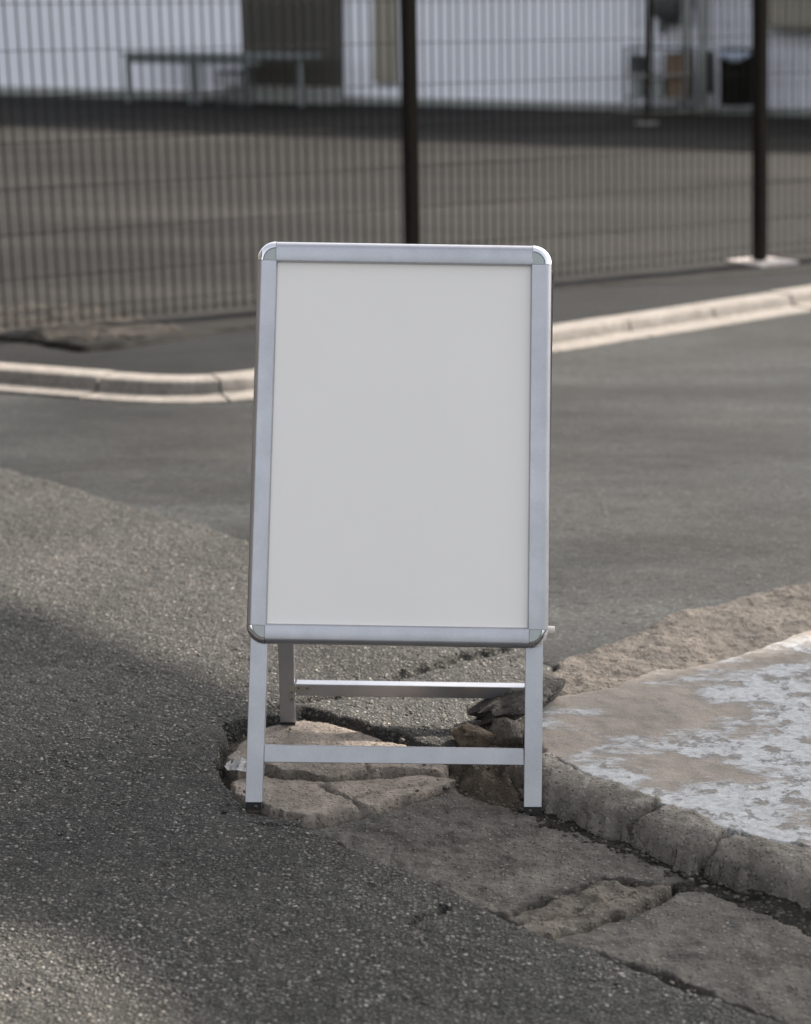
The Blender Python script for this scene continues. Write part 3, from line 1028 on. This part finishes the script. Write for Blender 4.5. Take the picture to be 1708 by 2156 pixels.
W = 0.0405
PROF = [(0.0, -0.018), (0.0, -0.001)] + [(0.0125 - 0.0125 * math.cos(t), -0.001 + 0.012 * math.sin(t)) for t in [math.pi / 2 * k / 6 for k in range(1, 7)]] + \
       [(W - 0.0045, 0.011), (W - 0.0025, 0.0105), (W - 0.0008, 0.0085), (W, 0.006), (W, -0.018)]


def frame(inner, O, u, v, n, parent):
    """four snap-frame rails with rounded corner caps and a sheet inside, on the plane O, u, v (n out)"""
    c = [O + u * a + v * b for (a, b) in inner]          # TL, TR, BR, BL
    L = 0.0035
    dirs = [(c[(i + 1) % 4] - c[i]).normalized() for i in range(4)]     # along top, right, bottom, left
    cen = (c[0] + c[1] + c[2] + c[3]) / 4
    outs = []
    for i in range(4):
        o = dirs[i].cross(n)
        mid = (c[i] + c[(i + 1) % 4]) / 2
        outs.append(o if o.dot(mid - cen) > 0 else -o)
    caps = [c[i] + (outs[i - 1] + outs[i]) * L for i in range(4)]
    for i in range(4):
        a, b = caps[i], caps[(i + 1) % 4]
        g = 0.0007
        vs, fs = [], []
        for p, sgn in ((a, g), (b, -g)):
            for (d, w) in PROF:
                vs.append(p + dirs[i] * sgn + outs[i] * (W - L - d) + n * w)
        m_ = len(PROF)
        fs = [(k, (k + 1) % m_, m_ + (k + 1) % m_, m_ + k) for k in range(m_)]
        bm = bmesh.new()
        bv = [bm.verts.new(q) for q in vs]
        for f in fs:
            bm.faces.new([bv[q] for q in f])
        bm.faces.new(bv[:m_]); bm.faces.new(bv[m_:])
        from_bm('frame_rail', bm, MAT['alu'], parent, True, None, 28)
    for i in range(4):
        o1, o2 = outs[i - 1], outs[i]
        bm = bmesh.new()
        N = 14
        rr = W - L + 0.0006
        prof = [(rr, -0.0185), (rr, -0.001)] + [(rr - 0.0125 + 0.0125 * math.cos(t), -0.001 + 0.0128 * math.sin(t)) for t in [math.pi / 2 * k / 6 for k in range(1, 7)]] + [(rr - 0.0135, 0.0100), (rr - 0.0135, -0.0185)]
        rows = []
        for k in range(N + 1):
            t = k / N
            ang = o1.angle(o2) * t
            ax = o1
            ay = (o2 - o1 * o1.dot(o2)).normalized()
            od = ax * math.cos(ang) + ay * math.sin(ang)
            rows.append([bm.verts.new(caps[i] + od * r_ + n * w_) for (r_, w_) in prof])
        for A_, B_ in zip(rows[:-1], rows[1:]):
            for k in range(len(prof)):
                kk = (k + 1) % len(prof)
                bm.faces.new((A_[k], A_[kk], B_[kk], B_[k]))
        bm.faces.new(rows[0]); bm.faces.new(rows[-1][::-1])
        cap = from_bm('corner_cap', bm, MAT['chrome'], parent, True, None, 35)
        bm = bmesh.new()
        rf = rr - 0.0139
        top, bot = [], []
        for k in range(N + 1):
            ang = o1.angle(o2) * k / N
            ay = (o2 - o1 * o1.dot(o2)).normalized()
            od = o1 * math.cos(ang) + ay * math.sin(ang)
            top.append(bm.verts.new(caps[i] + od * rf + n * 0.0108))
            bot.append(bm.verts.new(caps[i] + od * rf - n * 0.018))
        t0 = bm.verts.new(caps[i] + n * 0.0108)
        b0_ = bm.verts.new(caps[i] - n * 0.018)
        for k in range(N):
            bm.faces.new((t0, top[k], top[k + 1]))
            bm.faces.new((b0_, bot[k + 1], bot[k]))
            bm.faces.new((top[k], bot[k], bot[k + 1], top[k + 1]))
        bm.faces.new((t0, b0_, bot[0], top[0])); bm.faces.new((t0, top[-1], bot[-1], b0_))
        from_bm('cap_face', bm, MAT['capface'], cap)
    ex = 0.006
    q = [c[i] + (outs[i - 1] + outs[i]) * ex for i in range(4)]
    return q


inner = [S2(585.5, 552.5), S2(1118, 561), S2(1111, 1321.5), S2(562.5, 1312.5)]
q = frame(inner, SO, su, sv, sn, sign)
bm = bmesh.new()
add_hexa(bm, [q[3] + sn * 0.0005, q[2] + sn * 0.0005, q[0] + sn * 0.0005, q[1] + sn * 0.0005, q[3] + sn * 0.0022, q[2] + sn * 0.0022, q[0] + sn * 0.0022, q[1] + sn * 0.0022])
from_bm('poster_sheet', bm, MAT['poster'], sign)
bm = bmesh.new()
add_hexa(bm, [q[3] - sn * 0.012, q[2] - sn * 0.012, q[0] - sn * 0.012, q[1] - sn * 0.012, q[3], q[2], q[0], q[1]])
from_bm('back_board', bm, MAT['backing'], sign)


def bar(name, quad, d0, d1, n, mat, parent, bevel=0.0012):
    """bar whose front face is the quad (TL, TR, BR, BL), from depth d0 to d1 along n"""
    bm = bmesh.new()
    TL, TR, BR, BL = quad
    add_hexa(bm, [BL + n * d0, BR + n * d0, TL + n * d0, TR + n * d0, BL + n * d1, BR + n * d1, TL + n * d1, TR + n * d1], bevel)
    return from_bm(name, bm, mat, parent)


def LP(a, b, O=SO, u=su, v=sv):
    return O + u * a + v * b


def leg(pxs, name='leg'):
    (xt0, xt1, yt), (xb0, xb1, yb) = pxs
    a0, b0_ = S2(xt0, yt); a1, _ = S2(xt1, yt)
    c0, d0 = S2(xb0, yb); c1, _ = S2(xb1, yb)
    k = 0.16 / (b0_ - d0)            # run on behind the frame
    A0, A1 = a0 + (a0 - c0) * k, a1 + (a1 - c1) * k
    quad = [LP(A0, b0_ + 0.05), LP(A1, b0_ + 0.05), LP(c1, d0), LP(c0, d0)]
    lg = bar('leg', quad, -0.0395, -0.0195, sn, MAT['alu'], sign)
    f0 = LP(c0 + .001, d0) - sn * 0.038
    f1 = LP(c1 - .001, d0) - sn * 0.038
    bm = bmesh.new()
    g = 0.021 * 1.0
    pts = []
    for dz in (0, 1):
        for dn in (0, 1):
            for p in (f0, f1):
                w_ = p + sn * (0.017 * dn)
                if dz == 0:
                    pts.append(Vector((w_.x, w_.y, 0.0)) + (w_ - Vector((w_.x, w_.y, w_.z))) - sback * 0.0)
                else:
                    pts.append(w_ - sv * 0.0006)
    add_hexa(bm, [pts[0], pts[1], pts[2], pts[3], pts[4], pts[5], pts[6], pts[7]], 0.0006)
    from_bm('rubber_foot', bm, MAT['rubber'], lg)
    return quad


# the legs lie behind the face plane, so trace them on their own front plane
LO = SO - sn * 0.0195


def on_leg(x, y):
    p = hit(x, y, LO, sn) - SO
    return SO + su * p.dot(su) + sv * p.dot(sv)


def front_leg(xt0, xt1, yt, xb0, xb1, yb):
    T0, T1, B0, B1 = on_leg(xt0, yt), on_leg(xt1, yt), on_leg(xb0, yb), on_leg(xb1, yb)
    e0, e1 = (T0 - B0).normalized(), (T1 - B1).normalized()
    quad = [T0 + e0 * 0.06, T1 + e1 * 0.06, B1, B0]
    lg = bar('leg', quad, -0.0395, -0.0195, sn, MAT['alu'], sign)
    zmin = -0.014
    top, bot = [], []
    for dn in (-0.0385, -0.0205):
        for p in (B0 + su * 0.0012, B1 - su * 0.0012):
            w_ = p + sn * dn
            top.append(w_ - sv * 0.0008)
            k = (w_.z - zmin) / sv.z
            bot.append(w_ - sv * k)
    bm = bmesh.new()
    add_hexa(bm, bot + top, 0.0008)
    from_bm('rubber_foot', bm, MAT['rubber'], lg)
    return T0, T1, B1, B0


Lq = front_leg(527, 564, 1352, 516, 552.5, 1690)
Rq = front_leg(1106.5, 1143.5, 1358, 1103, 1141, 1700)
# front rail between the legs
cb = [on_leg(555.5, 1569), on_leg(1104, 1577.5), on_leg(1104, 1611.5), on_leg(554.5, 1605)]
bar('crossbar', [cb[0] + su * .0008, cb[1] - su * .0008, cb[2] - su * .0008, cb[3] + su * .0008], -0.0375, -0.0210, sn, MAT['alu'], sign)

# rear frame, hinged at the top
topb = max(inner[0][1], inner[1][1]) + W
FLr = G(606, 1527)
cr = (FLr - SO).dot(sback)
af = (FLr - SO).dot(su)
RO = SO + sback * cr
hinge = SO + sv * (topb - 0.035) - sn * 0.034
hz_, hb_ = hinge.z, (hinge - SO).dot(sback)
rv = (hinge - RO); rv = rv - su * rv.dot(su); RL = rv.length; rv.normalize()
rn = su.cross(rv)
rn_in = rn if rn.y < 0 else -rn          # inner face, towards the camera
rn_out = -rn_in


def on_rear(x, y):
    p = hit(x, y, RO, rn_in) - RO
    return p.dot(su), p.dot(rv)


al0, bl0 = on_rear(590.5, 1526); al1, _ = on_rear(621.5, 1526)
at0, bt0 = on_rear(585.5, 1358); at1, _ = on_rear(618.5, 1358)
b1 = topb - 0.06
k0 = (b1 - bl0) / (bt0 - bl0)


ar0, br0 = on_rear(1108.5, 1532); ar1, _ = on_rear(1139.5, 1532)
acen = (al0 + ar1) / 2


def RP(a, b):
    return RO + su * a + rv * b


for side in (1, -1):
    def mx(a):
        return a if side == 1 else 2 * acen - a
    A = [mx(al0 + (at0 - al0) * k0), mx(al1 + (at1 - al1) * k0), mx(al1), mx(al0)]
    quad = [RP(A[0], b1), RP(A[1], b1), RP(A[2], bl0 + 0.006), RP(A[3], bl0 + 0.006)]
    lg = bar('rear_leg', quad, 0.0, 0.02, rn_out, MAT['alu'], sign)
    bm = bmesh.new()
    p = [RP(A[3], bl0), RP(A[2], bl0)]
    top = [x_ + rn_out * d_ + rv * 0.0055 for d_ in (0.001, 0.019) for x_ in p]
    bot = [Vector((x_.x, x_.y, -0.004)) for x_ in top]
    add_hexa(bm, bot + top, 0.0006)
    from_bm('rubber_foot', bm, MAT['rubber'], lg)
# rear rail
ca0, cbt = on_rear(621, 1440)
_, cbb = on_rear(621, 1465)
ca1 = 2 * acen - ca0
q2 = [RP(ca0 + .002, cbt), RP(ca1 - .002, cbt), RP(ca1 - .002, cbb), RP(ca0 + .002, cbb)]
bm = bmesh.new()
TLq, TRq, BRq, BLq = q2
dp_ = 0.03
hb = sback * dp_
add_hexa(bm, [BLq, BRq, BLq + hb, BRq + hb, TLq, TRq, TLq + hb, TRq + hb], 0.0012)
from_bm('crossbar', bm, MAT['alu'], sign)
# angle brackets joining rail and rear legs
for side in (1, -1):
    def bx2(a0, a1, b0, b1, d0, d1, mat, par, nm, bv=0.0005):
        if side == -1:
            a0, a1 = 2 * acen - a1, 2 * acen - a0
        bm = bmesh.new()
        add_box(bm, RO, su, rv, rn_in, (a0, a1), (b0, b1), (d0, d1), bv)
        return from_bm(nm, bm, mat, par)
    e0 = ca0 - 0.014
    bm = bmesh.new()
    pts = [(e0, cbt - 0.003), (e0 + 0.046, cbt - 0.003), (e0 + 0.052, cbt - 0.009), (e0 + 0.046, cbt - 0.015), (e0 + 0.013, cbt - 0.015), (e0 + 0.013, cbt - 0.042), (e0 + 0.0065, cbt - 0.047), (e0, cbt - 0.042)]
    if side == -1:
        pts = [(2 * acen - a, b) for a, b in pts][::-1]
    lo = [bm.verts.new(RP(a, b) + rn_in * 0.0012) for a, b in pts]
    hi = [bm.verts.new(RP(a, b) + rn_in * 0.003) for a, b in pts]
    bm.faces.new(hi); bm.faces.new(lo[::-1])
    for k in range(len(pts)):
        kk = (k + 1) % len(pts)
        bm.faces.new((lo[k], lo[kk], hi[kk], hi[k]))
    br = from_bm('angle_bracket', bm, MAT['steel'], sign)
    for (a, b) in ((e0 + 0.022, cbt - 0.009), (e0 + 0.041, cbt - 0.009), (e0 + 0.0065, cbt - 0.020), (e0 + 0.0065, cbt - 0.037)):
        a_ = a if side == 1 else 2 * acen - a
        bm = bmesh.new()
        c_ = RP(a_, b)
        add_tube(bm, c_ + rn_in * 0.003, c_ + rn_in * 0.0042, 0.0023, 10, 0.0014)
        from_bm('screw', bm, MAT['screw'], br)
# rear panel: the same snap frame facing away
kr = (ar1 - al0) / SW
rin = [(-inner[1][0] * kr - acen, inner[1][1] - 0.05), (-inner[0][0] * kr - acen, inner[0][1] - 0.05), (-inner[3][0] * kr - acen, inner[3][1]), (-inner[2][0] * kr - acen, inner[2][1])]
RO2 = RO + rn_out * 0.0395
frame(rin, RO2, -su, rv, rn_out, sign)
cq = [RO2 - su * a + rv * b for a, b in rin]
bm = bmesh.new()
add_hexa(bm, [cq[3] - rn_out * .012, cq[2] - rn_out * .012, cq[0] - rn_out * .012, cq[1] - rn_out * .012, cq[3] + rn_out * .001, cq[2] + rn_out * .001, cq[0] + rn_out * .001, cq[1] + rn_out * .001])
from_bm('rear_board', bm, MAT['poster'], sign)
for a in (-0.17, 0.17):
    box('hinge', hinge - rn_in * 0.0, su, sback, Z, (a - 0.03, a + 0.03), (-0.012, 0.014), (-0.02, 0.008), MAT['steel'], sign, 0.002)
# folding stay knob at the lower right
kp = SO + su * (inner[2][0] + W + 0.004) + sv * (inner[2][1] - 0.008) - sn * 0.045
bm = bmesh.new()
add_tube(bm, kp - su * 0.012, kp + su * 0.010, 0.010, 14, 0.0085)
from_bm('stay_knob', bm, MAT['plastic'], sign, True, None, 40)

# ---------------------------------------------------------------- rubble, loose stones, litter
def lump(name, c, size, mat, label, cat, seed, rot=0.0, group=None, amp=0.22, sub=4, tilt=0.0):
    bm = bmesh.new()
    bmesh.ops.create_icosphere(bm, subdivisions=sub, radius=1.0)
    from mathutils import noise as mn
    rs = random.Random(seed)
    off = Vector((rs.uniform(-50, 50), rs.uniform(-50, 50), rs.uniform(-50, 50)))
    cuts = [(Vector((rs.uniform(-1, 1), rs.uniform(-1, 1), rs.uniform(-.6, 1))).normalized(), rs.uniform(0.5, 0.8)) for _ in range(7)]
    ro = Matrix.Rotation(tilt, 3, 'Y') @ Matrix.Rotation(rot, 3, 'Z')
    for v in bm.verts:
        p = v.co.normalized()
        r = 1 + amp * 1.2 * mn.noise(p * 1.4 + off) + amp * 0.6 * mn.noise(p * 3.3 + off) + amp * 0.35 * mn.noise(p * 8 + off) + amp * 0.18 * mn.noise(p * 17 + off)
        q_ = p * r
        for (cn, cd) in cuts:
            e = q_.dot(cn) - cd
            if e > 0:
                q_ = q_ - cn * e * 0.82
        v.co = Matrix.Rotation(tilt, 3, 'Y') @ (Matrix.Rotation(rot, 3, 'Z') @ Vector((q_.x * size[0], q_.y * size[1], q_.z * size[2])))
    for v in bm.verts:
        v.co += Vector(c)
    o = from_bm(name, bm, mat, None, True, (c[0], c[1], c[2] - size[2] * 0.8), 50)
    return tag(o, label, cat, group)


def gp(x, y, z):
    p = G(x, y, z)
    return (p.x, p.y, p.z)


lump('broken_kerb_end', gp(1084, 1475, 0.062), (0.118, 0.09, 0.036), MAT['gutter'], 'jagged grey chunk of broken kerb on top of the rubble behind the right leg', 'rubble chunk', 3, 0.35, amp=0.3, tilt=-0.22)
lump('concrete_lump', gp(1000, 1556, 0.018), (0.062, 0.055, 0.036), MAT['stone'], 'pitted brown lump, left one of the rubble under the sign', 'rubble lump', 5, 0.2, 'rubble lumps under the sign', 0.3)
lump('concrete_lump', gp(1066, 1545, 0.032), (0.052, 0.05, 0.034), MAT['rubble'], 'smoother grey brown lump beside the right leg of the sign', 'rubble lump', 9, 0.9, 'rubble lumps under the sign', 0.24)
lump('concrete_lump', gp(1045, 1580, 0.004), (0.05, 0.03, 0.016), MAT['stone'], 'flat brown lump lowest in the rubble just above the front crossbar', 'rubble lump', 14, 0.0, 'rubble lumps under the sign', 0.25)
lump('pebble', gp(1084, 1566, 0.014), (0.017, 0.015, 0.011), MAT['gutter'], 'small rounded grey pebble at the foot of the rubble by the right leg', 'pebble', 21, 0.3, amp=0.1, sub=3)
lump('broken_kerb_end', gp(1105, 1640, 0.012), (0.05, 0.05, 0.03), MAT['rubble'], 'rough concrete stub behind the right front leg below the crossbar', 'rubble chunk', 25, 0.3, amp=0.25)

# crumpled foil scrap
bm = bmesh.new()
rs = random.Random(5)
g0 = G(497, 1624, 0.003)
gx = [[bm.verts.new(g0 + Vector((-0.022 + 0.0075 * i + rs.uniform(-.002, .002), -0.03 + 0.013 * j + 0.006 * i * 0.4 + rs.uniform(-.003, .003), 0.004 + rs.uniform(0, .011)))) for j in range(6)] for i in range(7)]
for i in range(6):
    for j in range(5):
        if rs.random() < 0.9:
            bm.faces.new((gx[i][j], gx[i + 1][j], gx[i + 1][j + 1], gx[i][j + 1]))
bmesh.ops.solidify(bm, geom=bm.faces[:], thickness=0.0006)
lit = from_bm('foil_scrap', bm, MAT['foil'], None, False, g0)
tag(lit, 'crumpled white foil scrap in the broken edge by the left leg', 'litter')


# loose chippings: embedded in the old asphalt and lying along the broken edges
def chippings(name, P, sizes, seed, mat, hvar=0.5):
    r = np.random.default_rng(seed)
    bm = bmesh.new()
    bmesh.ops.create_icosphere(bm, subdivisions=1, radius=1.0)
    bv = np.array([v.co[:] for v in bm.verts])
    bf = np.array([[v.index for v in f.verts] for f in bm.faces])
    bm.free()
    n = len(P)
    k = len(bv)
    ang = r.random(n) * 2 * np.pi
    sx = sizes * r.uniform(0.8, 1.4, n)
    sy = sizes * r.uniform(0.6, 1.0, n)
    sz = sizes * r.uniform(0.35, 0.35 + hvar, n)
    V = np.repeat(bv[None], n, 0) * (1 + r.uniform(-0.22, 0.22, (n, k, 1)))
    x = V[:, :, 0] * sx[:, None]
    y = V[:, :, 1] * sy[:, None]
    z = V[:, :, 2] * sz[:, None]
    c, s = np.cos(ang)[:, None], np.sin(ang)[:, None]
    VV = np.stack([x * c - y * s + P[:, 0:1], x * s + y * c + P[:, 1:2], z + P[:, 2:3]], 2).reshape(-1, 3)
    FF = (bf[None] + (np.arange(n) * k)[:, None, None]).reshape(-1, 3)
    me = bpy.data.meshes.new(name)
    me.vertices.add(len(VV))
    me.vertices.foreach_set('co', VV.astype(np.float32).ravel())
    me.loops.add(FF.size)
    me.loops.foreach_set('vertex_index', FF.astype(np.int32).ravel())
    me.polygons.add(len(FF))
    me.polygons.foreach_set('loop_start', np.arange(0, FF.size, 3, dtype=np.int32))
    me.materials.append(mat)
    me.update(calc_edges=True)
    o = bpy.data.objects.new(name, me)
    link(o)
    o['kind'] = 'stuff'
    return o


mch = M('stone_chippings')
gi = mch.n('ShaderNodeNewGeometry')
tone = mch.ramp(gi.outputs['Random Per Island'], [(0.0, (0.046, 0.045, 0.042)), (0.4, (0.092, 0.087, 0.079)), (0.7, (0.14, 0.128, 0.112)), (0.9, (0.155, 0.142, 0.125)), (1.0, (0.27, 0.25, 0.225))])
tone = mch.mix(1.0, tone, mch.ramp(mch.noise(300, 3, 0.6), [(0.3, 0.8), (0.7, 1.15)]), 'MULTIPLY')
MAT['chip'] = mch.done(tone, 0.75, 0, 0.3)
rc = np.random.default_rng(77)
NP_ = 60000
cx_ = rc.uniform(-1.35, 1.0, NP_)
cy_ = rc.uniform(3.2, 6.2, NP_)
sdo = sdf_poly(cx_, cy_, oa)
dens = 0.42 + 0.5 * fbm(cx_, cy_, 2.2, 3, 101)
ok = (sdo > 0.004) & (rc.random(NP_) < dens)
for (pts, w, dep) in CR_OA:
    ok &= dist_line(cx_, cy_, pts) > w * 1.3
cx_, cy_, sdo = cx_[ok], cy_[ok], sdo[ok]
szs = rc.uniform(0.0022, 0.0052, len(cx_))
hz0 = zold(cx_, cy_) - np.where(sdo < 0.012, 0.012 * (1 - np.sqrt(np.maximum(1 - (1 - sdo / 0.012) ** 2, 0))), 0)
chippings('gravel', np.stack([cx_, cy_, hz0 - 0.0006], 1), szs, 5, MAT['chip'], 0.3)
# loose ones round the hole and in the gutter
pts_edge = W2([(455, 1530), (450, 1580), (460, 1640), (500, 1685), (560, 1520), (640, 1505), (720, 1530), (820, 1560), (920, 1590), (1000, 1600), (980, 1650), (1090, 1690)])
EP = []
for (ex_, ey_) in pts_edge:
    for _ in range(22):
        EP.append((ex_ + rc.normal(0, .035), ey_ + rc.normal(0, .045)))
gl = W2([(1150, 1720), (1280, 1770), (1400, 1820), (1470, 1845), (1600, 1885), (1708, 1930)])
for (ax_, ay_), (bx_, by_) in zip(gl[:-1], gl[1:]):
    for _ in range(26):
        t = rc.random()
        EP.append((ax_ + (bx_ - ax_) * t + rc.normal(0, .015), ay_ + (by_ - ay_) * t + rc.normal(0, .02)))
EP = np.array(EP)
chippings('loose_gravel', np.stack([EP[:, 0], EP[:, 1], np.full(len(EP), 0.0) + rc.uniform(-0.02, 0.004, len(EP))], 1), rc.uniform(0.002, 0.007, len(EP)) * rc.uniform(0.6, 1.3, len(EP)), 6, MAT['gutter'], 0.5)

# ---------------------------------------------------------------- added dark box, unseen on the left, to darken reflections in the sign frame
dark_reflection_box = empty('dark_reflection_box', (-6.6, 4.0, 0), 'added dark brown box, unseen on the left, for dark reflections in the sign frame', 'dark_reflection_box')
box('wall', Vector((-6.6, 4.0, 0)), X, Y, Z, (-5, 0), (-7, 6.5), (-0.14, 5.0), MAT['shutter'], dark_reflection_box)
box('roof', Vector((-6.6, 4.0, 0)), X, Y, Z, (-5.2, 0.25), (-7.3, 6.8), (5.002, 5.15), MAT['dark'], dark_reflection_box)

# ---------------------------------------------------------------- added flat roof, unseen on the right, outline shaped to shade the foreground
CH = 4.6
offc = Vector((SUNV.x, SUNV.y, 0)) * (CH / SUNV.z)
shade = [(-1500, 800), (0, 1262), (500, 1446), (760, 1580), (900, 1600), (1150, 1506), (1708, 1404), (2700, 1240), (2700, 2900), (380, 2900), (500, 2300), (520, 2110), (340, 1965), (-60, 1860), (-1500, 1500)]
cp = [G(x, y) + offc for x, y in shade]
shade_caster = empty('shade_caster', (cp[7].x, cp[7].y, 0), 'added flat roof on posts, unseen on the right, shaped to shade the foreground', 'shade_caster')
bm = bmesh.new()
lo = [bm.verts.new((p.x, p.y, CH)) for p in cp]
hi = [bm.verts.new((p.x, p.y, CH + 0.12)) for p in cp]
bm.faces.new(lo[::-1]); bm.faces.new(hi)
for k in range(len(cp)):
    kk = (k + 1) % len(cp)
    bm.faces.new((lo[k], lo[kk], hi[kk], hi[k]))
bmesh.ops.triangulate(bm, faces=bm.faces[:])
from_bm('roof', bm, MAT['roof'], shade_caster)
for k in (7, 8):
    p = cp[k]
    box('post', Vector((p.x, p.y, 0)), X, Y, Z, (-.05, .05), (-.05, .05), (-0.1, CH - 0.001), MAT['dark'], shade_caster)
